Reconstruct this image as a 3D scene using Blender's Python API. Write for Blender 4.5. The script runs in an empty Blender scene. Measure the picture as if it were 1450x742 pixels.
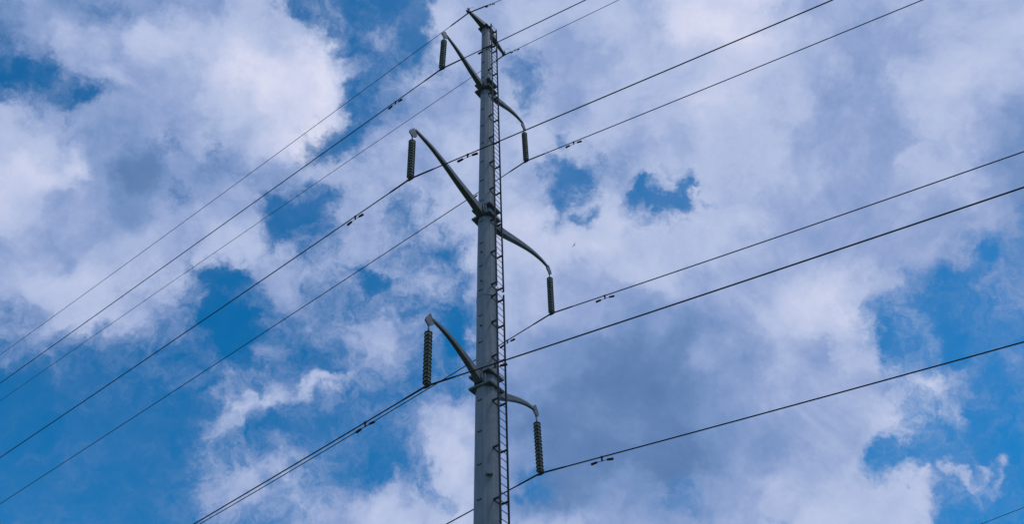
import bpy, bmesh, math, random
from mathutils import Vector, Matrix
random.seed(7)
R = math.radians
scn = bpy.context.scene
COL = scn.collection

# ------------------------------------------------------------------ camera
CAM = Vector((0, 0, 1.6))                     # eye height above the grass
PITCH, ROLL, YAW, FPX = 0.76780, -0.02800, -0.03800, 1331.0
right = Vector((math.cos(YAW), math.sin(YAW), 0))
ahead = Vector((-math.sin(YAW), math.cos(YAW), 0))
FWD = ahead * math.cos(PITCH) + Vector((0, 0, 1)) * math.sin(PITCH)
UPV = -ahead * math.sin(PITCH) + Vector((0, 0, 1)) * math.cos(PITCH)
CR = right * math.cos(ROLL) + UPV * math.sin(ROLL)
CU = -right * math.sin(ROLL) + UPV * math.cos(ROLL)
cd = bpy.data.cameras.new("camera")
cam = bpy.data.objects.new("camera", cd)
COL.objects.link(cam)
cd.sensor_width = 36.0
cd.lens = 36.0 * FPX / 1450.0
cd.clip_start = 0.05
cd.clip_end = 20000
m3 = Matrix((CR, CU, -FWD)).transposed()
cam.matrix_world = Matrix.Translation(CAM) @ m3.to_4x4()
scn.camera = cam

scn.view_settings.view_transform = 'Standard'
scn.view_settings.look = 'None'
scn.view_settings.exposure = 0.0
scn.view_settings.gamma = 1.0

# ------------------------------------------------------------------ sun
SUN_EL, SUN_AZ = R(62), R(-18)                  # azimuth measured from +X towards +Y
sl = bpy.data.lights.new("sun", 'SUN')
sl.energy = 0.9
sl.angle = R(10)
sl.color = (1.0, 0.95, 0.88)
sun = bpy.data.objects.new("sun", sl)
COL.objects.link(sun)
sdir = Vector((math.cos(SUN_EL) * math.cos(SUN_AZ), math.cos(SUN_EL) * math.sin(SUN_AZ), math.sin(SUN_EL)))
sun.rotation_euler = sdir.to_track_quat('Z', 'Y').to_euler()

# ------------------------------------------------------------------ sky with broken cloud
world = bpy.data.worlds.new("World")
scn.world = world
world.use_nodes = True
nt = world.node_tree
nt.nodes.clear()
N, L = nt.nodes, nt.links


def math_node(op, a, b=None, c=None, clamp=False):
    n = N.new('ShaderNodeMath')
    n.operation = op
    n.use_clamp = clamp
    for i, v in enumerate((a, b, c)):
        if v is None:
            continue
        if isinstance(v, (int, float)):
            n.inputs[i].default_value = v
        else:
            L.new(v, n.inputs[i])
    return n.outputs[0]


def vec_node(op, a, b=None, scale=None):
    n = N.new('ShaderNodeVectorMath')
    n.operation = op
    for i, v in enumerate((a, b)):
        if v is None:
            continue
        if isinstance(v, (tuple, list, Vector)):
            n.inputs[i].default_value = tuple(v)
        else:
            L.new(v, n.inputs[i])
    if scale is not None:
        n.inputs['Scale'].default_value = scale
    return n.outputs['Value'] if op in ('DOT_PRODUCT', 'LENGTH') else n.outputs['Vector']


def noise_node(vec, scale, detail, rough=0.55, lac=2.0, dist=0.0, color=False):
    n = N.new('ShaderNodeTexNoise')
    n.inputs['Scale'].default_value = scale
    n.inputs['Detail'].default_value = detail
    n.inputs['Roughness'].default_value = rough
    n.inputs['Lacunarity'].default_value = lac
    n.inputs['Distortion'].default_value = dist
    L.new(vec, n.inputs['Vector'])
    return n.outputs['Color'] if color else n.outputs['Fac']


def smooth(v, a, b, lo=0.0, hi=1.0):
    n = N.new('ShaderNodeMapRange')
    n.interpolation_type = 'SMOOTHSTEP'
    L.new(v, n.inputs['Value'])
    n.inputs['From Min'].default_value = a
    n.inputs['From Max'].default_value = b
    n.inputs['To Min'].default_value = lo
    n.inputs['To Max'].default_value = hi
    return n.outputs['Result']


def mix_val(f, a, b):
    n = N.new('ShaderNodeMix')
    n.data_type = 'FLOAT'
    for s, v in ((0, f), (2, a), (3, b)):
        if isinstance(v, (int, float)):
            n.inputs[s].default_value = v
        else:
            L.new(v, n.inputs[s])
    return n.outputs[0]


def mix_col(f, a, b):
    n = N.new('ShaderNodeMix')
    n.data_type = 'RGBA'
    for s, v in ((0, f), (6, a), (7, b)):
        if isinstance(v, (int, float)):
            n.inputs[s].default_value = v
        elif isinstance(v, tuple):
            n.inputs[s].default_value = (*v, 1)
        else:
            L.new(v, n.inputs[s])
    return n.outputs[2]


tc = N.new('ShaderNodeTexCoord')
DIR = vec_node('NORMALIZE', tc.outputs['Generated'])
# wispy warp of the direction, three sizes
w1 = vec_node('SUBTRACT', noise_node(DIR, 7.0, 2, color=True), (0.5, 0.5, 0.5))
w2 = vec_node('SUBTRACT', noise_node(DIR, 30.0, 5, 0.6, color=True), (0.5, 0.5, 0.5))
WD = vec_node('ADD', DIR, vec_node('SCALE', w1, scale=0.05))
WD = vec_node('ADD', WD, vec_node('SCALE', w2, scale=0.062))
# position on a tangent sheet of the sky, 1 unit = 50/1331 of the tangent
SF, SR, SU = FWD.copy(), CR.copy(), CU.copy()
dF = math_node('MAXIMUM', vec_node('DOT_PRODUCT', WD, SF), 0.05)
SU_ = math_node('ADD', math_node('MULTIPLY', math_node('DIVIDE', vec_node('DOT_PRODUCT', WD, SR), dF), FPX), 725.0)
SV_ = math_node('SUBTRACT', 371.0, math_node('MULTIPLY', math_node('DIVIDE', vec_node('DOT_PRODUCT', WD, SU), dF), FPX))

# cloud cover (0 clear .. 9 solid) and cloud brightness (0 grey .. 9 white), 2.15 degree cells
COVER = """
588687893110099999999889999999
389899999222089999999999999999
038999999911679599999999999999
965999999905899799999999999999
999998899248899988999999999999
999998879888889937879999999998
999999992285799949659999999995
999999993476449999999999999735
999987368554749999999999994133
458886014445219999999999832111
234221113355319999999999921011
000111134432369999999999955412
000000431113599999999999941111
111000234332499999999999920111
111111575667589899978999998242
111111256799788899988889987111
"""
BRIGHT = """
454445565544555666677865566666
456566665544555656677876555666
345655677744555555667766656665
655555667854556656667766556654
665445667855666666556665555654
776424454555566555666666556643
765435555555666766676655555554
554555665555566677666555555544
666666655555555555665556665444
556665444555555555444566766444
444444444455445443335455666444
333344455555444432234455567554
333333555444554333334445567655
333333555544565432223445567544
333333455555565434444455666564
333333555556566665545556666544
"""
CV = [[int(c) for c in r] for r in COVER.split()]
BR = [[int(c) for c in r] for r in BRIGHT.split()]
assert all(len(r) == 30 for r in CV + BR) and len(CV) == len(BR) == 16
SU_N = math_node('DIVIDE', SU_, 1450.0)
acc = None
for k in range(16):
    rp = N.new('ShaderNodeValToRGB')
    cr = rp.color_ramp
    cr.interpolation = 'EASE'
    while len(cr.elements) < 30:
        cr.elements.new(0.5)
    for i in range(30):
        e = cr.elements[i]
        e.position = i / 29.0
    for i in range(30):
        cr.elements[i].color = (CV[k][i] / 9.0, BR[k][i] / 9.0, 0, 1)
    L.new(SU_N, rp.inputs['Fac'])
    # smooth tent of height 1 around this row
    d = math_node('ABSOLUTE', math_node('SUBTRACT', SV_, 50.0 * k))
    if k == 0:
        d = math_node('MAXIMUM', math_node('SUBTRACT', SV_, 0.0), 0.0)
    if k == 15:
        d = math_node('MAXIMUM', math_node('SUBTRACT', 750.0, SV_), 0.0)
    wgt = smooth(d, 0.0, 50.0, 1.0, 0.0)
    n = N.new('ShaderNodeVectorMath')
    n.operation = 'SCALE'
    L.new(rp.outputs['Color'], n.inputs[0])
    L.new(wgt, n.inputs['Scale'])
    acc = n.outputs['Vector'] if acc is None else vec_node('ADD', acc, n.outputs['Vector'])
sx = N.new('ShaderNodeSeparateXYZ')
L.new(acc, sx.inputs[0])
gc, gb = sx.outputs[0], sx.outputs[1]
# single small openings and wisps: centre, radii, turn, amount on cover, amount on brightness
cmb = N.new('ShaderNodeCombineXYZ')
L.new(SU_, cmb.inputs[0])
L.new(SV_, cmb.inputs[1])
SPOTS = [
    (122, 134, 42, 17, -8, -.75, -.05), (235, 212, 15, 26, 15, -.6, 0), (306, 216, 12, 20, 0, -.3, 0), (115, 210, 26, 14, 0, -.3, 0),
    (262, 272, 18, 12, 0, -.55, 0), (60, 118, 34, 30, 0, -.35, 0), (25, 30, 20, 20, 0, .3, 0),
    (395, 25, 30, 20, 60, .35, .05), (440, 85, 22, 40, -30, .5, .1), (475, 150, 20, 40, -25, .4, .1), (460, 210, 46, 16, -25, -.45, 0),
    (470, 15, 12, 26, -20, .45, .1), (540, 50, 26, 16, 20, .35, .1), (490, 90, 26, 12, -10, .5, .1), (450, 55, 14, 30, -20, .3, .05),
    (600, 75, 24, 50, 25, -.25, 0), (645, 25, 26, 40, 0, .5, .1), (580, 110, 30, 20, -30, .2, .1), (510, 190, 36, 18, -30, -.4, 0),
    (787, 186, 12, 9, 20, -.9, 0), (808, 235, 26, 26, 20, -.75, 0), (812, 285, 26, 18, 0, -.5, 0), (832, 310, 14, 10, 0, -.7, 0), (848, 222, 10, 14, 0, -.5, 0),
    (932, 280, 34, 14, 10, -1.25, -.05), (970, 264, 10, 16, -15, -1.0, 0), (905, 266, 14, 10, 30, -.7, 0), (1000, 287, 16, 6, 10, -.5, 0), (895, 292, 10, 10, 0, -.4, 0),
    (738, 112, 30, 46, 30, -.35, 0), (735, 125, 14, 18, 0, -.4, 0), (640, 352, 20, 22, 10, -.5, 0), (612, 300, 16, 14, 0, -.35, 0),
    (420, 310, 36, 36, 0, -.5, 0), (545, 305, 24, 18, 0, -.3, 0), (460, 275, 24, 14, 0, -.25, 0),
    (330, 402, 26, 14, 0, -.6, 0), (535, 406, 16, 12, 0, -.8, 0), (505, 395, 14, 12, 0, -.4, 0), (395, 440, 40, 34, 30, .2, 0), (320, 460, 26, 60, 0, -.3, 0),
    (540, 480, 44, 22, 10, .3, .02), (385, 500, 18, 16, 40, .5, .1), (310, 555, 10, 30, 10, .25, .05), (343, 582, 44, 16, -25, .6, .12),
    (375, 556, 14, 16, 0, .4, .1), (440, 545, 44, 11, -22, .75, .14), (410, 612, 40, 14, 0, -.2, 0), (650, 500, 26, 50, 0, -.35, 0),
    (645, 560, 16, 14, 0, -.4, 0), (640, 625, 26, 46, -8, .4, .14), (328, 690, 36, 30, -40, .35, .04), (400, 660, 36, 12, -10, .35, .05),
    (440, 690, 20, 20, 0, -.3, 0), (540, 705, 14, 26, 20, .4, .06), (610, 700, 26, 16, 30, -.45, 0), (560, 735, 60, 16, 10, .3, .05),
    (1330, 560, 40, 20, 50, .35, .06), (1355, 590, 16, 22, 0, .25, 0), (1245, 585, 26, 20, 20, .25, .05), (1240, 622, 12, 12, 0, -.4, 0),
    (1240, 650, 8, 14, 0, -.25, 0), (1245, 480, 12, 24, 20, -.5, 0), (1240, 512, 26, 20, 0, .25, 0), (1430, 668, 16, 8, 20, .9, .14),
    (1395, 672, 10, 6, 30, .5, .1), (1360, 678, 22, 7, 35, .7, .1), (1425, 690, 6, 14, 10, .3, .05), (1285, 700, 30, 26, 40, .3, .08), (1320, 690, 20, 12, 0, .4, .05),
    (762, 690, 22, 12, 0, -.65, 0), (972, 700, 22, 26, 30, -.4, -.04), (1102, 736, 12, 12, 0, -.6, 0), (1010, 735, 18, 14, 0, -.3, 0),
    (1095, 672, 30, 20, 0, 0, .10), (960, 40, 26, 50, 20, 0, .14), (1000, 45, 26, 20, 0, 0, .12), (1065, 20, 40, 26, 0, -.1, -.12),
    (1300, 200, 20, 60, 35, 0, .10), (1350, 110, 40, 26, 0, 0, .08), (1205, 120, 60, 80, 0, 0, -.07), (1160, 250, 120, 40, -10, 0, -.06),
    (1165, 430, 50, 26, -20, 0, .12), (1100, 400, 40, 20, 0, 0, .05), (940, 560, 150, 80, 0, .1, -.04),
    (370, 90, 60, 70, 30, 0, .13), (250, 60, 80, 20, 10, 0, .05), (95, 258, 26, 14, 0, 0, .14), (40, 240, 60, 50, 0, 0, .06),
    (1400, 350, 16, 26, 30, -.5, 0), (1430, 400, 40, 20, 0, .2, .04), (660, 220, 20, 40, 0, 0, .1),
]
for (px, py, rx, ry, rot, ac, ab) in SPOTS:
    mp = N.new('ShaderNodeMapping')
    mp.vector_type = 'TEXTURE'
    mp.inputs['Location'].default_value = (px, py, 0)
    mp.inputs['Rotation'].default_value = (0, 0, R(rot))
    mp.inputs['Scale'].default_value = (rx * 1.9, ry * 1.9, 1)
    L.new(cmb.outputs[0], mp.inputs['Vector'])
    g = N.new('ShaderNodeTexGradient')
    g.gradient_type = 'SPHERICAL'
    L.new(mp.outputs[0], g.inputs[0])
    gs = smooth(g.outputs['Fac'], 0.0, 1.0)
    if ac:
        gc = math_node('MULTIPLY_ADD', gs, ac * 0.8, gc)
    if ab:
        gb = math_node('MULTIPLY_ADD', gs, ab, gb)
# beyond that part of the sky: the same broken cloud, placed by noise only
inx = math_node('MULTIPLY', smooth(SU_, -160, -20), smooth(SU_, 1470, 1610, 1, 0))
iny = math_node('MULTIPLY', smooth(SV_, -160, -20), smooth(SV_, 762, 900, 1, 0))
front = smooth(vec_node('DOT_PRODUCT', DIR, SF), 0.3, 0.5)
known = math_node('MULTIPLY', math_node('MULTIPLY', inx, iny), front)
free_c = smooth(noise_node(WD, 2.6, 3), 0.36, 0.58)
free_b = smooth(noise_node(WD, 3.4, 3), 0.3, 0.7, 0.35, 0.78)
gc = mix_val(known, free_c, gc)
gb = mix_val(known, free_b, gb)
fine = noise_node(WD, 17.0, 8, 0.62)
fine2 = noise_node(DIR, 9.0, 6, 0.6, dist=0.6)
fine3 = noise_node(WD, 48.0, 7, 0.7, dist=0.5)
gain = math_node('MULTIPLY', smooth(gc, -0.2, 0.35, 0.35, 1.3), smooth(gc, 0.7, 1.0, 0.95, 0.36))
dens = math_node('MULTIPLY_ADD', gc, 1.16, -0.02)
dens = math_node('ADD', dens, math_node('MULTIPLY', gain, math_node('MULTIPLY', math_node('SUBTRACT', fine, 0.5), 1.15)))
dens = math_node('MULTIPLY_ADD', math_node('MULTIPLY', math_node('SUBTRACT', fine2, 0.5), gain), 0.55, dens)
dens = math_node('MULTIPLY_ADD', math_node('MULTIPLY', math_node('SUBTRACT', fine3, 0.5), gain), 1.15, dens)
cover = smooth(dens, -0.10, 1.12)
# thin high veil over everything, a little thicker towards the sun
veil = math_node('MULTIPLY', smooth(noise_node(WD, 5.0, 7, 0.62), 0.36, 0.74), 0.15)
veil = math_node('ADD', veil, smooth(vec_node('DOT_PRODUCT', DIR, tuple(sdir)), 0.35, 0.8, 0.0, 0.13))
cover = math_node('SUBTRACT', 1.0, math_node('MULTIPLY', math_node('SUBTRACT', 1.0, cover), math_node('SUBTRACT', 1.0, veil)))
bri = math_node('MULTIPLY_ADD', math_node('SUBTRACT', fine2, 0.5), 0.5, gb)
bri = math_node('MULTIPLY_ADD', math_node('SUBTRACT', fine, 0.5), 0.26, bri)
bri = math_node('MULTIPLY_ADD', math_node('SUBTRACT', fine3, 0.5), 0.08, bri)
ramp = N.new('ShaderNodeValToRGB')
L.new(bri, ramp.inputs['Fac'])
els = ramp.color_ramp.elements
STOPS = [(0.12, (.095, .19, .40)), (0.30, (.125, .23, .46)), (0.42, (.185, .295, .55)), (0.54, (.28, .375, .635)), (0.65, (.405, .49, .73)), (0.77, (.51, .575, .79)), (0.9, (.63, .665, .855)), (1.0, (.72, .74, .89))]
while len(els) < len(STOPS):
    els.new(0.5)
for e, (p_, c_) in zip(els, STOPS):
    e.position = p_
for e, (p_, c_) in zip(els, STOPS):
    e.color = (*c_, 1)
STR = 0.1
cloud = vec_node('SCALE', ramp.outputs['Color'], scale=1.0 / STR)
sky = N.new('ShaderNodeTexSky')
sky.sky_type = 'NISHITA'
sky.sun_disc = False
sky.sun_elevation = SUN_EL
sky.sun_rotation = R(90) - SUN_AZ
sky.air_density = 1.0
sky.dust_density = 0.3
sky.ozone_density = 3.0
SKY_TINT = (0.045, 0.885, 1.31)
blue = vec_node('MULTIPLY', sky.outputs[0], SKY_TINT)
final = mix_col(cover, blue, cloud)
bg = N.new('ShaderNodeBackground')
bg.inputs['Strength'].default_value = STR
L.new(final, bg.inputs['Color'])
wo = N.new('ShaderNodeOutputWorld')
L.new(bg.outputs[0], wo.inputs['Surface'])
world.cycles.sampling_method = 'MANUAL'
world.cycles.sample_map_resolution = 512


# ------------------------------------------------------------------ materials
def new_mat(name):
    m = bpy.data.materials.new(name)
    m.use_nodes = True
    t = m.node_tree
    return m, t, t.nodes['Principled BSDF']


def metal(name, dark, light, rough=0.5, metallic=0.0, streak=True, bump=0.15, scale=1.0):
    m, t, p = new_mat(name)
    co = t.nodes.new('ShaderNodeTexCoord')
    n1 = t.nodes.new('ShaderNodeTexNoise')
    n1.inputs['Scale'].default_value = 2.2 * scale
    n1.inputs['Detail'].default_value = 7
    n1.inputs['Roughness'].default_value = 0.65
    mp = t.nodes.new('ShaderNodeMapping')
    mp.inputs['Scale'].default_value = (9, 9, 0.35) if streak else (1, 1, 1)
    t.links.new(co.outputs['Object'], mp.inputs[0])
    n2 = t.nodes.new('ShaderNodeTexNoise')
    n2.inputs['Scale'].default_value = 1.4 * scale
    n2.inputs['Detail'].default_value = 5
    t.links.new(co.outputs['Object'], n1.inputs['Vector'])
    t.links.new(mp.outputs[0], n2.inputs['Vector'])
    mx = t.nodes.new('ShaderNodeMath')
    mx.operation = 'ADD'
    t.links.new(n1.outputs['Fac'], mx.inputs[0])
    t.links.new(n2.outputs['Fac'], mx.inputs[1])
    rp = t.nodes.new('ShaderNodeValToRGB')
    rp.color_ramp.elements[0].position = 0.72 / 2 + 0.02
    rp.color_ramp.elements[1].position = 1.28 / 2 - 0.02
    rp.color_ramp.elements[0].color = (*dark, 1)
    rp.color_ramp.elements[1].color = (*light, 1)
    hf = t.nodes.new('ShaderNodeMath')
    hf.operation = 'MULTIPLY'
    hf.inputs[1].default_value = 0.5
    t.links.new(mx.outputs[0], hf.inputs[0])
    t.links.new(hf.outputs[0], rp.inputs['Fac'])
    t.links.new(rp.outputs['Color'], p.inputs['Base Color'])
    p.inputs['Roughness'].default_value = rough
    p.inputs['Metallic'].default_value = metallic
    p.inputs['Specular IOR Level'].default_value = 0.35
    b = t.nodes.new('ShaderNodeBump')
    b.inputs['Strength'].default_value = bump
    b.inputs['Distance'].default_value = 0.01
    t.links.new(n1.outputs['Fac'], b.inputs['Height'])
    t.links.new(b.outputs[0], p.inputs['Normal'])
    return m


M_SHAFT = metal('galvanised_shaft', (.19, .22, .235), (.275, .30, .315), 0.6)
M_ARM = metal('galvanised_arm', (.10, .115, .115), (.195, .21, .21), 0.5, scale=2)
M_BRACK = metal('galvanised_bracket', (.12, .14, .15), (.22, .24, .25), 0.6, streak=False, scale=3)
M_LADDER = metal('ladder_steel', (.028, .030, .034), (.06, .063, .068), 0.6, streak=False, scale=3)
M_DARK = metal('dark_fitting', (.018, .02, .022), (.045, .047, .05), 0.5, streak=False, scale=5)
M_ZINC = metal('bright_zinc', (.28, .30, .31), (.42, .44, .45), 0.45, streak=False, scale=5)
M_WIRE = metal('weathered_conductor', (.010, .010, .012), (.026, .026, .028), 0.55, streak=False, scale=4)
M_RUST = metal('rusty_steel', (.045, .025, .018), (.10, .055, .035), 0.7, streak=False, scale=6)
M_GLAZE = metal('brown_porcelain', (.010, .009, .009), (.022, .018, .017), 0.35, streak=False, bump=0.0, scale=3)
M_GREY, t_, p_ = new_mat('pale_green_glass')
p_.inputs['Base Color'].default_value = (.62, .70, .63, 1)
p_.inputs['Roughness'].default_value = 0.25
tl_ = t_.nodes.new('ShaderNodeBsdfTranslucent')
tl_.inputs['Color'].default_value = (.68, .77, .69, 1)
ms_ = t_.nodes.new('ShaderNodeMixShader')
ms_.inputs[0].default_value = 0.5
t_.links.new(p_.outputs[0], ms_.inputs[1])
t_.links.new(tl_.outputs[0], ms_.inputs[2])
t_.links.new(ms_.outputs[0], t_.nodes['Material Output'].inputs['Surface'])
M_BIRD = metal('grey_feathers', (.30, .30, .32), (.42, .42, .44), 0.8, streak=False, scale=9)
M_CONC = metal('concrete', (.25, .24, .22), (.38, .37, .34), 0.9, streak=False)


# ------------------------------------------------------------------ mesh helpers
def link(name, bm, mats, parent=None, loc=None, shade=False):
    me = bpy.data.meshes.new(name)
    bmesh.ops.recalc_face_normals(bm, faces=bm.faces)
    bm.to_mesh(me)
    bm.free()
    for m in (mats if isinstance(mats, (list, tuple)) else [mats]):
        me.materials.append(m)
    if shade:
        for f in me.polygons:
            f.use_smooth = True
    o = bpy.data.objects.new(name, me)
    COL.objects.link(o)
    if parent:
        o.parent = parent
    if loc is not None:
        o.location = loc
    return o


def box(bm, c, ax, ay, az, sx_, sy_, sz_, mi=0):
    """box of full sizes along three unit axes"""
    c = Vector(c)
    v = []
    for k in (-1, 1):
        for j in (-1, 1):
            for i in (-1, 1):
                v.append(bm.verts.new(c + ax * (i * sx_ / 2) + ay * (j * sy_ / 2) + az * (k * sz_ / 2)))
    for q in ((0, 1, 3, 2), (4, 6, 7, 5), (0, 4, 5, 1), (2, 3, 7, 6), (0, 2, 6, 4), (1, 5, 7, 3)):
        bm.faces.new([v[i] for i in q]).material_index = mi


def tube(bm, pts, rad, n=8, mi=0, turn=0.0, flat=None):
    """tube through points; rad is one radius or a list"""
    pts = [Vector(p) for p in pts]
    rads = rad if isinstance(rad, (list, tuple)) else [rad] * len(pts)
    rings = []
    ref = Vector((0, 0, 1))
    for i, p in enumerate(pts):
        t = (pts[min(i + 1, len(pts) - 1)] - pts[max(i - 1, 0)]).normalized()
        if abs(t.dot(ref)) > 0.96:
            ref = Vector((1, 0, 0))
        a = t.cross(ref).normalized()
        b = a.cross(t).normalized()
        rings.append([bm.verts.new(p + a * (rads[i] * math.cos(turn + 2 * math.pi * k / n))
                                   + b * (rads[i] * math.sin(turn + 2 * math.pi * k / n))) for k in range(n)])
    for r0, r1 in zip(rings, rings[1:]):
        for k in range(n):
            bm.faces.new((r0[k], r0[(k + 1) % n], r1[(k + 1) % n], r1[k])).material_index = mi
    bm.faces.new(rings[0][::-1]).material_index = mi
    bm.faces.new(rings[-1]).material_index = mi


def prism(bm, poly, nrm, thick, mi=0):
    """extrude a flat polygon (list of points) by +-thick/2 along nrm"""
    a = [bm.verts.new(Vector(q) - nrm * thick / 2) for q in poly]
    b = [bm.verts.new(Vector(q) + nrm * thick / 2) for q in poly]
    n = len(a)
    bm.faces.new(a[::-1]).material_index = mi
    bm.faces.new(b).material_index = mi
    for k in range(n):
        bm.faces.new((a[k], a[(k + 1) % n], b[(k + 1) % n], b[k])).material_index = mi


def lathe(bm, prof, n=16, mats=None, base=Vector((0, 0, 0))):
    rings = []
    for (r, z) in prof:
        rings.append([bm.verts.new(base + Vector((r * math.cos(2 * math.pi * k / n), r * math.sin(2 * math.pi * k / n), z))) for k in range(n)])
    for i, (r0, r1) in enumerate(zip(rings, rings[1:])):
        for k in range(n):
            f = bm.faces.new((r0[k], r0[(k + 1) % n], r1[(k + 1) % n], r1[k]))
            f.material_index = mats[i] if mats else 0
            f.smooth = True
    bm.faces.new(rings[0][::-1])
    bm.faces.new(rings[-1])


def bolt(bm, p, axis, r=0.02, h=0.03, mi=0):
    tube(bm, [Vector(p), Vector(p) + axis * h], r, 6, mi)


def tag(o, label, cat, group=None):
    o['label'] = label
    o['category'] = cat
    if group:
        o['group'] = group
    return o


def empty(name, loc):
    o = bpy.data.objects.new(name, None)
    o.empty_display_size = 0.3
    COL.objects.link(o)
    o.location = loc
    return o


Z = Vector((0, 0, 1))
PHI = 0.9417
H = Vector((math.cos(PHI), math.sin(PHI), 0))          # towards the arm tips that point away
U = Vector((math.sin(PHI), -math.cos(PHI), 0))         # along the wires, towards the viewer's right
DIST = 25.5725
GZ = 1.6                                               # heights below are measured from eye level


def P(t, s, z):
    """point from the pole axis: t along the arms, s along the wires, z above eye level (pole-local)"""
    return H * t + U * s + Z * (z + GZ)


# ------------------------------------------------------------------ ground
bm = bmesh.new()
rings = []
for r in (0.0, 4, 12, 30, 80, 250, 900, 4000, 12000):
    if r == 0:
        rings.append([bm.verts.new((0, DIST / 2, 0))])
        continue
    rings.append([bm.verts.new((r * math.cos(a * math.pi / 24), DIST / 2 + r * math.sin(a * math.pi / 24), 0)) for a in range(48)])
for k in range(48):
    bm.faces.new((rings[0][0], rings[1][k], rings[1][(k + 1) % 48]))
for r0, r1 in zip(rings[1:], rings[2:]):
    for k in range(48):
        bm.faces.new((r0[k], r1[k], r1[(k + 1) % 48], r0[(k + 1) % 48]))
m, t, p = new_mat('meadow')
co = t.nodes.new('ShaderNodeTexCoord')
n1 = t.nodes.new('ShaderNodeTexNoise')
n1.inputs['Scale'].default_value = 0.4
n1.inputs['Detail'].default_value = 12
t.links.new(co.outputs['Object'], n1.inputs['Vector'])
rp = t.nodes.new('ShaderNodeValToRGB')
rp.color_ramp.elements[0].position = 0.35
rp.color_ramp.elements[0].color = (.03, .05, .018, 1)
rp.color_ramp.elements[1].position = 0.68
rp.color_ramp.elements[1].color = (.085, .09, .045, 1)
t.links.new(n1.outputs['Fac'], rp.inputs['Fac'])
t.links.new(rp.outputs[0], p.inputs['Base Color'])
p.inputs['Roughness'].default_value = 0.95
g = link('ground', bm, m)
g['kind'] = 'structure'

# ------------------------------------------------------------------ the pole
pole = empty('power_pole', (0, DIST, 0))
tag(pole, 'tall grey steel power pole with curved arms and a ladder up its side', 'power pole')

TOP_Z, JOINT_Z = 40.72, 22.72


def apothem(z):
    if z <= JOINT_Z:
        return 0.5 * (0.67 + (JOINT_Z - z) * 0.0107)
    return 0.5 * (0.695 + (JOINT_Z - z) * 0.0162)


def octagon(bm, zs, extra=0.0, mi=0, f=apothem, rnd=0.0):
    rings = []
    for z in zs:
        r = (f(z) + extra) / math.cos(math.pi / 8)
        rings.append([bm.verts.new(P(r * math.cos(math.pi / 8 + k * math.pi / 4), r * math.sin(math.pi / 8 + k * math.pi / 4), z)) for k in range(8)])
    for r0, r1 in zip(rings, rings[1:]):
        for k in range(8):
            bm.faces.new((r0[k], r0[(k + 1) % 8], r1[(k + 1) % 8], r1[k])).material_index = mi
    bm.faces.new(rings[0][::-1])
    bm.faces.new(rings[-1])


def soften(o, w, seg=2):
    b = o.modifiers.new('edge_rounding', 'BEVEL')
    b.width = w
    b.segments = seg
    b.limit_method = 'ANGLE'
    b.angle_limit = R(25)
    return o


def frange(a, b, n):
    return [a + (b - a) * i / n for i in range(n + 1)]


bm = bmesh.new()
octagon(bm, frange(-1.15, JOINT_Z + 0.5, 12))
soften(link('lower_shaft', bm, M_SHAFT, pole), 0.03, 3)
bm = bmesh.new()
octagon(bm, frange(JOINT_Z, TOP_Z, 10))
soften(link('upper_shaft', bm, M_SHAFT, pole), 0.03, 3)
bm = bmesh.new()                                  # thin rolled lip where the upper section slips over
octagon(bm, [JOINT_Z - 0.006, JOINT_Z + 0.03], 0.007)
link('joint_lip', bm, M_BRACK, pole)
bm = bmesh.new()
lathe(bm, [(0.75, -1.22), (0.75, -1.15)], 24)
for k in range(16):
    a = k * math.pi / 8
    bolt(bm, P(0, 0, -1.15) + Vector((0.64 * math.cos(a), 0.64 * math.sin(a), 0)) - Z * GZ + Z * GZ, Z, 0.03, 0.14)
for v in bm.verts:
    if v.co.z < 0:
        v.co.z += GZ
link('base_plate', bm, M_BRACK, pole)
bm = bmesh.new()
lathe(bm, [(1.0, -0.4), (1.0, 0.36), (0.96, 0.38)], 32)
link('foundation', bm, M_CONC, pole)

# step-bolt clips, every 1.2 m, on the face towards the viewer's left
clip_me = None
for z in [3.5 + 1.22 * i for i in range(31)]:
    if any(abs(z - q) < 0.35 for q in (18.95, 27.25, 35.75)):
        continue
    if clip_me is None:
        bm = bmesh.new()
        for s in (-1, 1):
            box(bm, U * (0.055 * s), H, U, Z, 0.035, 0.045, 0.03)
        box(bm, (0, 0, -.012), H, U, Z, 0.016, 0.15, 0.014)
        o = link('step_clip', bm, M_LADDER, pole)
        clip_me = o.data
    else:
        o = bpy.data.objects.new('step_clip', clip_me)
        COL.objects.link(o)
        o.parent = pole
    o.location = P(-apothem(z) - 0.008, 0.0, z)
# darker drain marks where two clips are fitted with bolts
for z in (21.3, 23.45, 24.95):
    bm = bmesh.new()
    tube(bm, [(0, 0, 0), H * -0.035], 0.022, 8)
    tube(bm, [H * -0.035, H * -0.055], 0.036, 8)
    link('step_bolt', bm, M_DARK, pole, P(-apothem(z), 0.03, z))
# jacking lug low on the shaft
bm = bmesh.new()
fn = (U * math.cos(R(45)) - H * math.sin(R(45))).normalized()
ft = fn.cross(Z).normalized()
box(bm, fn * 0.035, fn, ft, Z, 0.09, 0.17, 0.12)
box(bm, fn * 0.05 - Z * .07, fn, ft, Z, 0.13, 0.2, 0.02)
link('jacking_lug', bm, M_SHAFT, pole, P(0, 0, 15.35) + fn * (apothem(15.35) + 0.0) - ft * 0.02)


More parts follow.
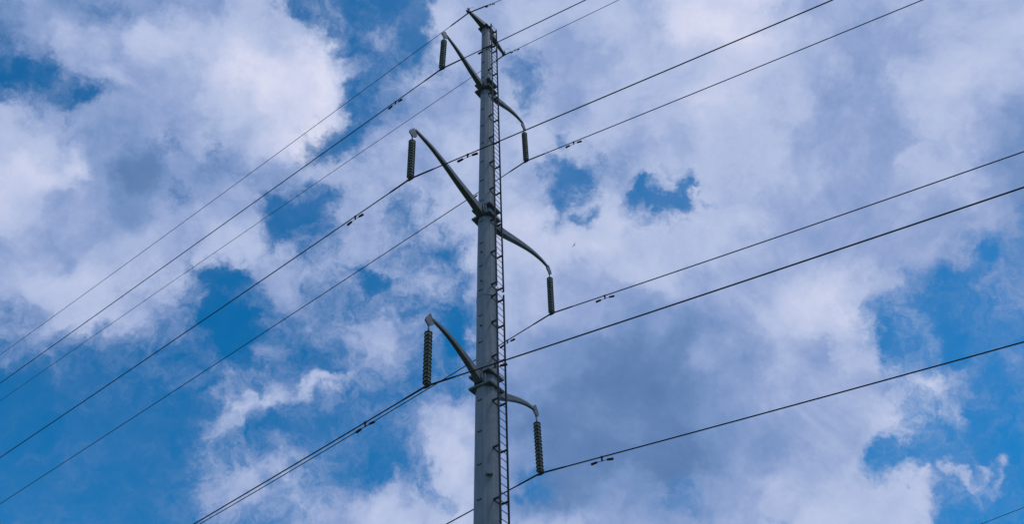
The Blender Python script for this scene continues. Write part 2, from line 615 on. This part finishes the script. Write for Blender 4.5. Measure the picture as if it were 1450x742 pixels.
def spline(pts, n=6):
    """Catmull-Rom through (a, z) points"""
    out = []
    q = [pts[0]] + list(pts) + [pts[-1]]
    for i in range(1, len(q) - 2):
        for k in range(n):
            t = k / n
            out.append(tuple(0.5 * ((2 * q[i][j]) + (-q[i - 1][j] + q[i + 1][j]) * t
                                    + (2 * q[i - 1][j] - 5 * q[i][j] + 4 * q[i + 1][j] - q[i + 2][j]) * t * t
                                    + (-q[i - 1][j] + 3 * q[i][j] - 3 * q[i + 1][j] + q[i + 2][j]) * t ** 3) for j in (0, 1)))
    out.append(pts[-1])
    return out


def arm_mesh(sgn, z0, prof, rw, rt, n=4, squash=0.78):
    """curved tapering four-sided arm with rounded corners; prof in (distance from axis, height above z0)"""
    bm = bmesh.new()
    c = spline(prof)
    rings = []
    tot = c[-1][0] - c[0][0]
    for i, (a, z) in enumerate(c):
        a0, z0_ = c[max(i - 1, 0)]
        a1, z1_ = c[min(i + 1, len(c) - 1)]
        tv = Vector((a1 - a0, z1_ - z0_)).normalized()
        nv = Vector((-tv.y, tv.x))
        f = (a - c[0][0]) / tot
        r = rw + (rt - rw) * f ** 0.85
        ring = []
        for k in range(n):
            ang = math.pi / n + 2 * math.pi * k / n
            rr = r / math.cos(math.pi / n)
            du, dn = rr * math.cos(ang) * squash, rr * math.sin(ang)
            ring.append(bm.verts.new(P(sgn * (a + nv.x * dn), du, z0 + z + nv.y * dn)))
        rings.append(ring)
    for r0, r1 in zip(rings, rings[1:]):
        for k in range(n):
            bm.faces.new((r0[k], r0[(k + 1) % n], r1[(k + 1) % n], r1[k]))
    bm.faces.new(rings[0][::-1])
    bm.faces.new(rings[-1])
    return bm


# level: z of the arm roots, (left tip t, z), (right tip t, z), left profile, right profile, root radius, tip radius
LEVELS = [
    (18.884, (3.131, .561), (3.032, .491),
     [(0.36, .04), (0.83, .30), (1.34, .53), (1.92, .75), (2.49, .88), (3.02, .92)],
     [(0.36, -.06), (0.95, .14), (1.38, .33), (1.86, .52), (2.39, .67), (2.95, .73)], .158, .055),
    (27.161, (4.627, .404), (4.598, .419),
     [(0.34, -.04), (0.96, .16), (1.78, .38), (2.69, .66), (3.57, .86), (4.50, .92)],
     [(0.34, -.12), (1.14, .06), (2.05, .37), (3.11, .68), (3.92, .79), (4.50, .75)], .188, .058),
    (35.666, (3.134, .410), (3.101, .296),
     [(0.30, -.08), (1.10, .19), (1.79, .45), (2.32, .63), (3.02, .78)],
     [(0.30, -.02), (1.23, .35), (1.93, .62), (2.52, .74), (3.05, .74)], .162, .055),
]
hang = {}
for li, (z0, lt, rt_, lp, rp_, rw, rt) in enumerate(LEVELS):
    ap = apothem(z0)
    # clamp bracket: rectangular plates above and below the arm roots, tied by cheeks
    zb, zt = z0 - 0.20, z0 + 0.30
    wd, dp = (0.44, 0.38) if li < 2 else (0.40, 0.34)
    br = None
    for zz in (zb, zt):
        bm = bmesh.new()
        rr = (ap + 0.004) / math.cos(math.pi / 8)
        hole = [(rr * math.cos(math.pi / 8 + k * math.pi / 4), rr * math.sin(math.pi / 8 + k * math.pi / 4)) for k in range(8)]
        dpo = max(dp, ap + 0.06)
        wdo = max(wd, ap + 0.07)
        outer = []
        for (hx, hy) in hole:                     # outline points matched to the shaft's corners
            if abs(hx) > abs(hy):
                outer.append((math.copysign(dpo, hx), math.copysign(0.17, hy)))
            else:
                outer.append((math.copysign(0.17, hx), math.copysign(wdo, hy)))
        ring_o, ring_i = [], []
        corner = []
        for k in range(8):
            corner.append(k)
        lo_i = [bm.verts.new(P(a, b, zz)) for a, b in hole]
        hi_i = [bm.verts.new(P(a, b, zz + 0.085)) for a, b in hole]
        pts = []
        for k in range(8):
            pts.append((outer[k], k))
            nx = outer[(k + 1) % 8]
            if (abs(outer[k][0]) > abs(outer[k][1])) != (abs(nx[0]) > abs(nx[1])):
                cx_ = (math.copysign(dpo, outer[k][0] + nx[0]), math.copysign(wdo, outer[k][1] + nx[1]))
                pts.append((cx_, None))
        lo = [bm.verts.new(P(a[0], a[1], zz)) for a, _ in pts]
        hi = [bm.verts.new(P(a[0], a[1], zz + 0.085)) for a, _ in pts]
        npt = len(pts)
        cur = 0
        idx = [i for i, (_, k) in enumerate(pts) if k is not None]
        for q in range(8):
            i0, i1 = idx[q], idx[(q + 1) % 8]
            chain = [i0]
            while chain[-1] != i1:
                chain.append((chain[-1] + 1) % npt)
            bm.faces.new([lo[i] for i in chain] + [lo_i[(q + 1) % 8], lo_i[q]])
            bm.faces.new([hi[i] for i in chain] + [hi_i[(q + 1) % 8], hi_i[q]])
        for i in range(npt):
            bm.faces.new((lo[i], lo[(i + 1) % npt], hi[(i + 1) % npt], hi[i]))
        for q in range(8):
            bm.faces.new((lo_i[q], lo_i[(q + 1) % 8], hi_i[(q + 1) % 8], hi_i[q]))
        o = link('clamp_plate', bm, M_BRACK, pole)
    # cheeks and end plates on both arm sides
    for sgn, prof in ((-1, lp), (1, rp_)):
        bm = bmesh.new()
        hw = rw * 0.82 + 0.035
        for s in (-1, 1):
            aa = ap - 0.01
            # side cheek: starts on the shaft, follows the arm a little way out
            z_r = prof[0][1]
            poly = [P(sgn * aa, s * hw, zb + 0.04), P(sgn * (dpo - .002), s * hw, zb + 0.04),
                    P(sgn * (dpo + 0.10), s * hw, z0 + z_r + 0.02), P(sgn * (dpo + 0.06), s * hw, zt - 0.03), P(sgn * aa, s * hw, zt - 0.002)]
            prism(bm, poly, U, 0.022)
            for bz in (-.08, .08, .22):
                for ba in (0.06, ):
                    bolt(bm, P(sgn * (aa + ba), s * (hw + .011), z0 + bz), U * s, 0.022, 0.035)
        link('arm_cheek', bm, M_BRACK, pole)
        bm = bmesh.new()
        box(bm, P(sgn * (dpo - 0.03), hw + 0.05, (zb + 0.09 + zt) / 2), H, U, Z, 0.03, 0.05, zt - zb - 0.10)
        link('stiffener', bm, M_ZINC, pole)
    # arms with tip gussets
    for sgn, tip, prof in ((-1, lt, lp), (1, rt_, rp_)):
        arm = link('cross_arm', arm_mesh(sgn, z0, prof, rw, rt), M_ARM, pole)
        soften(arm, 0.03, 3)
        ta, tz = tip
        k = 1.0 if sgn < 0 else 0.78
        zc = z0 + tz
        bm = bmesh.new()
        poly = [(0.0, -0.03), (0.20 * k, 0.10), (0.16 * k, 0.24), (-0.03, 0.53 * (0.5 + k / 2)), (-0.10, 0.50 * (0.5 + k / 2)), (-0.24, 0.26), (-0.20, 0.14)]
        prism(bm, [P(sgn * (ta + a), 0, zc + z) for a, z in poly], U, 0.05)
        gs_ = link('tip_plate', bm, M_BRACK, arm)
        soften(gs_, 0.006, 1)
        hang[(('L' if sgn < 0 else 'R') + str(li + 1))] = None

# cap plate and the two static-wire arms on top
bm = bmesh.new()
ap = apothem(TOP_Z)
prism(bm, [P(a, b, TOP_Z + 0.02) for a, b in ((-.30, -.27), (-.30, .27), (.30, .27), (.30, -.27))], Z, 0.05)
for a in (-.24, .24):
    for b in (-.2, .2):
        bolt(bm, P(a, b, TOP_Z + 0.045), Z, 0.025, 0.04)
link('cap_plate', bm, M_BRACK, pole)


def static_arm(sgn, prof, rw, rt):
    arm = link('static_arm', arm_mesh(sgn, 0, prof, rw, rt, squash=0.9), M_ARM, pole)
    soften(arm, 0.025, 3)
    a, z = prof[-1]
    bm = bmesh.new()
    box(bm, P(sgn * (a + .01), 0, z), H, U, Z, 0.05, 0.17, 0.17)
    box(bm, P(sgn * (a + .01), .07, z + .10), H, U, Z, 0.10, 0.03, 0.09)
    bolt(bm, P(sgn * (a + .03), .04, z + .04), H * sgn, .025, .09)
    bolt(bm, P(sgn * (a + .03), -.05, z - .04), H * sgn, .025, .07)
    link('end_fitting', bm, M_BRACK, arm)
    return arm


SA_L = static_arm(-1, [(0.0, 40.90), (0.5, 40.80), (1.0, 40.69), (1.47, 40.57)], .185, .06)
SA_R = static_arm(1, [(0.0, 40.90), (0.5, 40.78), (1.0, 40.65), (1.50, 40.52)], .185, .06)

# ------------------------------------------------------------------ ladder
LAD = 0.27
HALF = 0.215


def lad_s(z):
    return apothem(z if z > JOINT_Z else z) + LAD


SPL = 22.98
bm = bmesh.new()
for s in (-1, 1):
    for za, zb in ((1.2, SPL - 0.13), (SPL + 0.02, 40.62)):
        if s > 0:
            za, zb = (za, zb) if za > 10 else (za, zb)
        p0, p1 = P(s * HALF, lad_s(za), za), P(s * HALF, lad_s(zb), zb)
        ax = (p1 - p0).normalized()
        ay = H
        box(bm, (p0 + p1) / 2, ax, H, U, (p1 - p0).length, 0.032, 0.062)
ladder = link('ladder', bm, M_LADDER, pole)
rung_me = None
z = 1.5
while z < 40.6:
    if rung_me is None:
        bm = bmesh.new()
        tube(bm, [H * (-HALF + 0.01), H * (HALF - 0.01)], 0.0125, 6)
        o = link('rung', bm, M_LADDER, ladder)
        rung_me = o.data
    else:
        o = bpy.data.objects.new('rung', rung_me)
        COL.objects.link(o)
        o.parent = ladder
    o.location = P(0, lad_s(z), z)
    z += 0.298
bz = [40.45, 38.75, 36.85, 34.95, 33.3, 31.75, 30.1, 28.45, 26.6, 24.85, 23.2, 22.62, 21.4, 19.87, 18.05, 16.26, 14.44, 12.6, 10.8, 9.0, 7.2, 5.4, 3.6, 1.8]
brk_me = None
for z in bz:
    if brk_me is None:
        bm = bmesh.new()
        for s in (-1, 1):
            box(bm, H * (s * (HALF - 0.02)) + U * (-LAD / 2 + 0.01), U, H, Z, LAD - 0.02, 0.055, 0.05)
            box(bm, H * (s * (HALF - 0.04)) + U * (-LAD + 0.035), U, H, Z, 0.05, 0.06, 0.05)
            box(bm, H * (s * (HALF - 0.022)) + U * (-0.01), U, H, Z, 0.09, 0.012, 0.09)
        box(bm, U * (-LAD + 0.014), U, H, Z, 0.012, 2 * HALF - 0.02, 0.03)
        o = link('ladder_bracket', bm, M_LADDER, ladder)
        brk_me = o.data
    else:
        o = bpy.data.objects.new('ladder_bracket', brk_me)
        COL.objects.link(o)
        o.parent = ladder
    o.location = P(0, lad_s(z), z)

# ------------------------------------------------------------------ insulator strings
TIPS = {'L1': (-1.8421, 23.0413, 19.445), 'R1': (1.7842, 28.0242, 19.3748), 'L2': (-2.7228, 21.831, 27.5655),
        'R2': (2.7053, 29.29, 27.58), 'L3': (-1.8438, 23.0389, 36.0759), 'R3': (1.8247, 28.0799, 35.9617)}
CLAMPS = {'L1': (-1.8117, 23.0983, 17.0959), 'R1': (1.8259, 28.0074, 17.0253), 'L2': (-2.6742, 21.8602, 25.2162),
          'R2': (2.6745, 29.1676, 25.2334), 'L3': (-1.8789, 23.0629, 33.7263), 'R3': (1.8537, 28.0549, 33.612)}
ARMTXT = {'L1': 'the lowest left arm', 'R1': 'the lowest right arm', 'L2': 'the long middle left arm',
          'R2': 'the long middle right arm', 'L3': 'the upper left arm', 'R3': 'the upper right arm'}
NDISC, PITCH_D = 14, 0.146
TOP_DROP = 0.235


def disc_bm():
    bm = bmesh.new()
    # cap, shell top, rim, ribbed underside, pin (z = 0 is the top of the cap)
    prof = [(0.015, 0.0), (0.042, -0.003), (0.045, -0.030), (0.075, -0.048), (0.112, -0.062), (0.128, -0.070), (0.136, -0.082), (0.136, -0.110),
            (0.126, -0.122), (0.116, -0.124), (0.110, -0.114), (0.060, -0.104), (0.030, -0.104), (0.016, -0.108), (0.014, -0.150)]
    mats = [1, 1, 2, 2, 0, 0, 0, 0, 0, 2, 2, 2, 1, 1]
    lathe(bm, prof, 18, mats)
    return bm


def insulator(key):
    tip = Vector(TIPS[key]) + Z * GZ
    bot = Vector(CLAMPS[key]) + Z * GZ
    ax = (tip - bot)
    ln = ax.length
    root = empty('insulator_string', tip)
    root.rotation_mode = 'QUATERNION'
    root.rotation_quaternion = ax.to_track_quat('Z', 'Y')
    tag(root, 'dark fourteen-disc insulator string hanging from ' + ARMTXT[key] + ' of the pole', 'insulator', 'insulator strings hanging from the pole arms')
    return root, ln, ax.normalized()


disc_data = None
for key in TIPS:
    root, ln, ax = insulator(key)
    q = root.rotation_quaternion.inverted()
    ul = q @ U
    hl = q @ H
    # shackle and links
    bm = bmesh.new()
    for s in (-1, 1):
        tube(bm, [ul * (0.035 * s) + Z * 0.06, ul * (0.035 * s) - Z * 0.04, ul * (0.018 * s) - Z * 0.075, Z * -0.085], 0.013, 6)
    tube(bm, [ul * -0.055 + Z * 0.045, ul * 0.055 + Z * 0.045], 0.016, 6)
    link('shackle', bm, M_ZINC, root)
    bm = bmesh.new()
    box(bm, Z * -0.12, hl, ul, Z, 0.05, 0.018, 0.11)
    tube(bm, [Z * -0.165, Z * -0.20, Z * -TOP_DROP], [0.03, 0.036, 0.018], 8)
    tube(bm, [hl * -0.04 - Z * .135, hl * 0.05 - Z * .135], .014, 6)
    link('socket_link', bm, M_BRACK, root)
    for k in range(NDISC):
        if disc_data is None:
            o = link('insulator_disc', disc_bm(), [M_GLAZE, M_BRACK, M_GREY], root)
            disc_data = o.data
        else:
            o = bpy.data.objects.new('insulator_disc', disc_data)
            COL.objects.link(o)
            o.parent = root
        o.location = (0, 0, -TOP_DROP - k * PITCH_D)
    # suspension clamp: a saddle hung from the last pin, a keeper over the wire
    zc = -ln
    zd = -TOP_DROP - NDISC * PITCH_D
    bm = bmesh.new()
    for s in (-1, 1):
        prism(bm, [hl * (0.032 * s) + ul * a + Z * z for a, z in ((-.03, zd + .03), (.03, zd + .03), (.055, zc + .01), (.03, zc - .035), (-.03, zc - .035), (-.055, zc + .01))], hl, 0.012)
    prof = [(-.17, .012), (-.10, -.005), (0, -.014), (.10, -.005), (.17, .012)]
    tube(bm, [ul * a + Z * (zc - .012 + z) for a, z in prof], [.026, .042, .047, .042, .026], 8)
    for s in (-1, 1):
        tube(bm, [hl * 0.038 + ul * (.06 * s) + Z * (zc - .05), hl * 0.038 + ul * (.06 * s) + Z * (zc + .05)], .01, 6)
    link('suspension_clamp', bm, M_RUST if key in ('L1', 'L2') else M_DARK, root)

# ------------------------------------------------------------------ wires
# per wire: (turn, slope, curve) towards the right and towards the left, fitted to a hanging line
WIRES = {
    'L1': ((0.11339, -0.02882, 0.00039), (-0.06748, -0.06876, 0.00037)),
    'R1': ((0.11445, -0.03689, 0.00042), (-0.06991, -0.09244, 0.00039)),
    'L2': ((0.11261, -0.03011, 0.00027), (-0.06024, -0.0395, 0.00032)),
    'R2': ((0.11428, -0.03585, 0.00062), (-0.07747, -0.07637, 0.00074)),
    'L3': ((0.10771, -0.0173, 0.00039), (-0.05351, -0.01894, 0.00003)),
    'R3': ((0.11379, -0.03512, 0.00032), (-0.06111, -0.04157, 0.00011)),
    'L4': ((0.13918, -0.1112, 0.0004), (-0.05375, -0.02517, 0.00031)),
    'R4': ((0.10448, -0.00646, 0.0004), (-0.05324, 0.00332, -0.00022)),
}
STARTS = dict(CLAMPS)
STARTS['L4'] = (-0.8676, 24.3803, 40.33)
STARTS['R4'] = (0.885, 26.78, 40.345)
WLAB = {
    'L1': 'conductor in the clamp of the lowest left insulator string, crossing in front of the pole',
    'R1': 'conductor in the clamp of the lowest right insulator string, lowest wire right of the pole',
    'L2': 'conductor in the clamp of the middle left insulator string, crossing the pole at mid height',
    'R2': 'conductor in the clamp of the middle right insulator string, passing behind the pole',
    'L3': 'conductor in the clamp of the upper left insulator string, crossing the pole near its top',
    'R3': 'conductor in the clamp of the upper right insulator string, passing behind the pole',
    'L4': 'thin overhead ground wire carried by the left top arm, topmost wire of all',
    'R4': 'thin overhead ground wire carried by the right top arm, passing behind the ladder',
}


def wire_dir(key, side):
    tr, sl_, c = WIRES[key][0 if side > 0 else 1]
    return Vector((math.sin(PHI + tr), -math.cos(PHI + tr), 0)) * side, sl_, c


def wire_pt(key, side, s):
    d, sl_, c = wire_dir(key, side)
    # the slope eases in over the clamp, so the wire bends instead of kinking
    e = s if s > 0.25 else s * s / 0.5 + 0.0
    if s <= 0.25:
        zz = sl_ * e
    else:
        zz = sl_ * (s - 0.125)
    return Vector(STARTS[key]) + Z * GZ + d * s + Z * (zz + c * s * s)


for key in WIRES:
    phase = key[1] != '4'
    r = 0.0225 if phase else 0.0155
    ss = [0, .08, .17, .3, .6, 1, 2, 4, 7, 10, 14, 18, 22, 26, 30, 36, 44, 54, 66, 80, 96, 115, 135, 160]
    pts = [wire_pt(key, -1, s) for s in ss[::-1]] + [wire_pt(key, 1, s) for s in ss[1:]]
    o0 = Vector(STARTS[key]) + Z * GZ
    bm = bmesh.new()
    tube(bm, [q - o0 for q in pts], r, 6)
    w = link('conductor' if phase else 'ground_wire', bm, M_WIRE, None, o0, shade=True)
    tag(w, WLAB[key], 'power line', 'wires carried by the pole')
    # armour rods wound round the wire at its clamp, ends stepped
    la = 1.0 if phase else {'L4': (1.15, 1.15), 'R4': (0.45, 0.45)}[key]
    lr, ll = (la, la) if phase else (la[1], la[0])
    bm = bmesh.new()
    sl_l = [x for x in (1.0, .85, .6, .4, .2, .1)]
    pp = [wire_pt(key, -1, ll * x) - o0 for x in sl_l] + [Vector((0, 0, 0))] + [wire_pt(key, 1, lr * x) - o0 for x in sl_l[::-1]]
    ra = r + (0.0075 if phase else 0.015)
    rr = [r + .002] + [ra] * (len(pp) - 2) + [r + .002]
    tube(bm, pp, rr, 10)
    link('armor_rod', bm, M_WIRE, w, shade=True)


# static wire clamps and earthing loops at the two top arms
for key, arm, sgn in (('L4', SA_L, -1), ('R4', SA_R, 1)):
    base = Vector(STARTS[key]) + Z * GZ - Vector((0, DIST, 0))
    d, _, _ = wire_dir(key, 1)
    bm = bmesh.new()
    tube(bm, [base + Z * 0.30, base + Z * 0.02], .014, 6)
    box(bm, base + Z * 0.05, U, H, Z, .07, .03, .09)
    tube(bm, [base - U * .14 + Z * .004, base - U * .06 - Z * .006, base + U * .06 - Z * .006, base + U * .14 + Z * .004], [.022, .034, .034, .022], 8)
    link('wire_clamp', bm, M_DARK, arm)
    bm = bmesh.new()
    a0 = base + Z * 0.36 + H * (0.04 * -sgn)
    e0 = wire_pt(key, 1, 0.40) - Vector((0, DIST, 0))
    ctl = []
    for k in range(15):
        f = k / 14
        q = a0.lerp(e0, f) + Z * (0.20 * math.sin(math.pi * f) ** 0.8) + U * (0.08 * math.sin(math.pi * f))
        ctl.append(q)
    tube(bm, ctl, .0075, 6)
    link('earthing_loop', bm, M_ZINC, arm)

# ------------------------------------------------------------------ vibration dampers
DAMP = [  # wire, side, distance along, size, label
    ('L3', -1, 2.68, 1, 'two-weight vibration damper on the upper left conductor, left of its insulator string'),
    ('L3', 1, 2.19, 1, 'two-weight vibration damper on the upper left conductor, in front of the pole near its top'),
    ('L2', 1, 2.35, 1, 'two-weight vibration damper on the middle left conductor, just left of the pole'),
    ('L2', -1, 2.72, 1, 'two-weight vibration damper on the middle left conductor, far left of the pole'),
    ('R3', 1, 2.43, 1, 'two-weight vibration damper on the upper right conductor, right of its insulator string'),
    ('R3', -1, 2.80, 1, 'two-weight vibration damper on the upper right conductor, half hidden behind the pole'),
    ('R2', 1, 2.38, 1, 'two-weight vibration damper on the middle right conductor, right of its insulator string'),
    ('R2', -1, 2.37, 1, 'two-weight vibration damper on the middle right conductor, seen through the ladder'),
    ('L1', -1, 2.60, 1, 'two-weight vibration damper on the lowest left conductor, left of its insulator string'),
    ('L1', 1, 2.37, 1, 'two-weight vibration damper on the lowest left conductor, in front of the pole'),
    ('R1', 1, 2.29, 1, 'two-weight vibration damper on the lowest right conductor, right of its insulator string'),
    ('L4', 1, 1.22, .62, 'small vibration damper on the top left ground wire, near the top edge'),
    ('R4', 1, 0.66, .62, 'small vibration damper on the top right ground wire, right of the short top arm'),
    ('R4', -1, 0.6, .62, 'small vibration damper on the top right ground wire, seen through the ladder'),
]
for key, side, s, k, lab in DAMP:
    p0 = wire_pt(key, side, s)
    t_ = (wire_pt(key, side, s + .2) - wire_pt(key, side, s - .2)).normalized() * side
    root = empty('vibration_damper', p0)
    n_ = t_.cross(Z).normalized()
    dn = t_.cross(n_).normalized()
    if dn.z > 0:
        dn = -dn
    lat = n_
    # slight swing of its own
    sw = random.uniform(-.12, .12)
    dn = (dn + lat * sw).normalized()
    drop, half, wr, wl = 0.14 * k, 0.25 * k, 0.042 * k, 0.19 * k
    bm = bmesh.new()
    box(bm, dn * (drop * .55), t_, dn, dn.cross(t_), 0.055 * k, drop * 1.15, 0.035 * k)
    tube(bm, [-t_ * .035 * k, t_ * .035 * k], 0.038 * (k if k == 1 else .8), 8)
    link('damper_clamp', bm, M_RUST if (key, side) in (('L1', 1), ('L1', -1), ('L3', -1)) else M_DARK, root)
    bm = bmesh.new()
    tube(bm, [dn * drop + t_ * (x * half) + dn * (0.02 * k * x * x) for x in (-1, -.5, 0, .5, 1)], 0.009 * k, 6)
    link('messenger_cable', bm, M_DARK, root)
    for sg in (-1, 1):
        bm = bmesh.new()
        c0 = dn * (drop + .018 * k) + t_ * (sg * (half + wl * .35))
        sag = (t_ * sg + dn * 0.12).normalized()
        q0 = c0 - sag * wl * .75
        tube(bm, [q0, q0 + sag * wl * .12, q0 + sag * wl * .6, q0 + sag * wl * .85, q0 + sag * wl * 1.12, q0 + sag * wl * 1.2],
             [wr * .7, wr * .92, wr, wr * 1.05, wr * 1.08, wr * .85], 10)
        link('damper_weight', bm, M_DARK, root, shade=True)
    tag(root, lab, 'vibration damper', 'vibration dampers on the wires')

# ------------------------------------------------------------------ wire of another line, lower right
a_ = Vector((15.2458, 26.1258, 14.0 + GZ))
b_ = Vector((16.1488, 25.1680, 14.0 + GZ))
dd = (b_ - a_).normalized()
bm = bmesh.new()
tube(bm, [dd * s + Z * (0.0003 * s * s) for s in (-160, -120, -80, -50, -30, -15, -5, 0, 5, 12, 22, 35, 60, 100, 150)], 0.0085, 6)
w = link('lone_wire', bm, M_WIRE, None, a_, shade=True)
tag(w, 'thin lone wire crossing the bottom right corner, not carried by the pole', 'wire')

# ------------------------------------------------------------------ distant bird
bp = Vector((13.057, 98.489, 98.638 + GZ))
view = (bp - CAM).normalized()
rt_v = view.cross(Z).normalized()
up_v = rt_v.cross(view).normalized()
wing = (rt_v * 0.66 + up_v * 0.75).normalized()      # banked hard, so both wings read as one slanting line
body = (view * 0.9 + wing.cross(view) * 0.35).normalized()
flat = wing.cross(body).normalized()
bm = bmesh.new()
tube(bm, [body * x for x in (-.26, -.16, -.02, .12, .2, .27)], [.012, .035, .06, .05, .035, .01], 8)
prism(bm, [body * -.24 + wing * .03, body * -.42 + wing * .08, body * -.42 - wing * .08, body * -.24 - wing * .03], flat, .012)
bird = link('bird', bm, M_BIRD, None, bp, shade=False)
for sg in (-1, 1):
    bm = bmesh.new()
    poly = [(.02, .12), (.18, .16), (.36, .06), (.44, -.06), (.30, -.04), (.14, -.06), (.02, -.08)]
    prism(bm, [wing * (sg * a) + body * b + flat * (0.05 * math.sin(a * 6)) for a, b in poly], flat, .014)
    link('wing', bm, M_BIRD, bird)
tag(bird, 'tiny far-off bird banking in front of the cloud, right of the middle right arm', 'bird')

scn.render.resolution_x = 1024
scn.render.resolution_y = 525
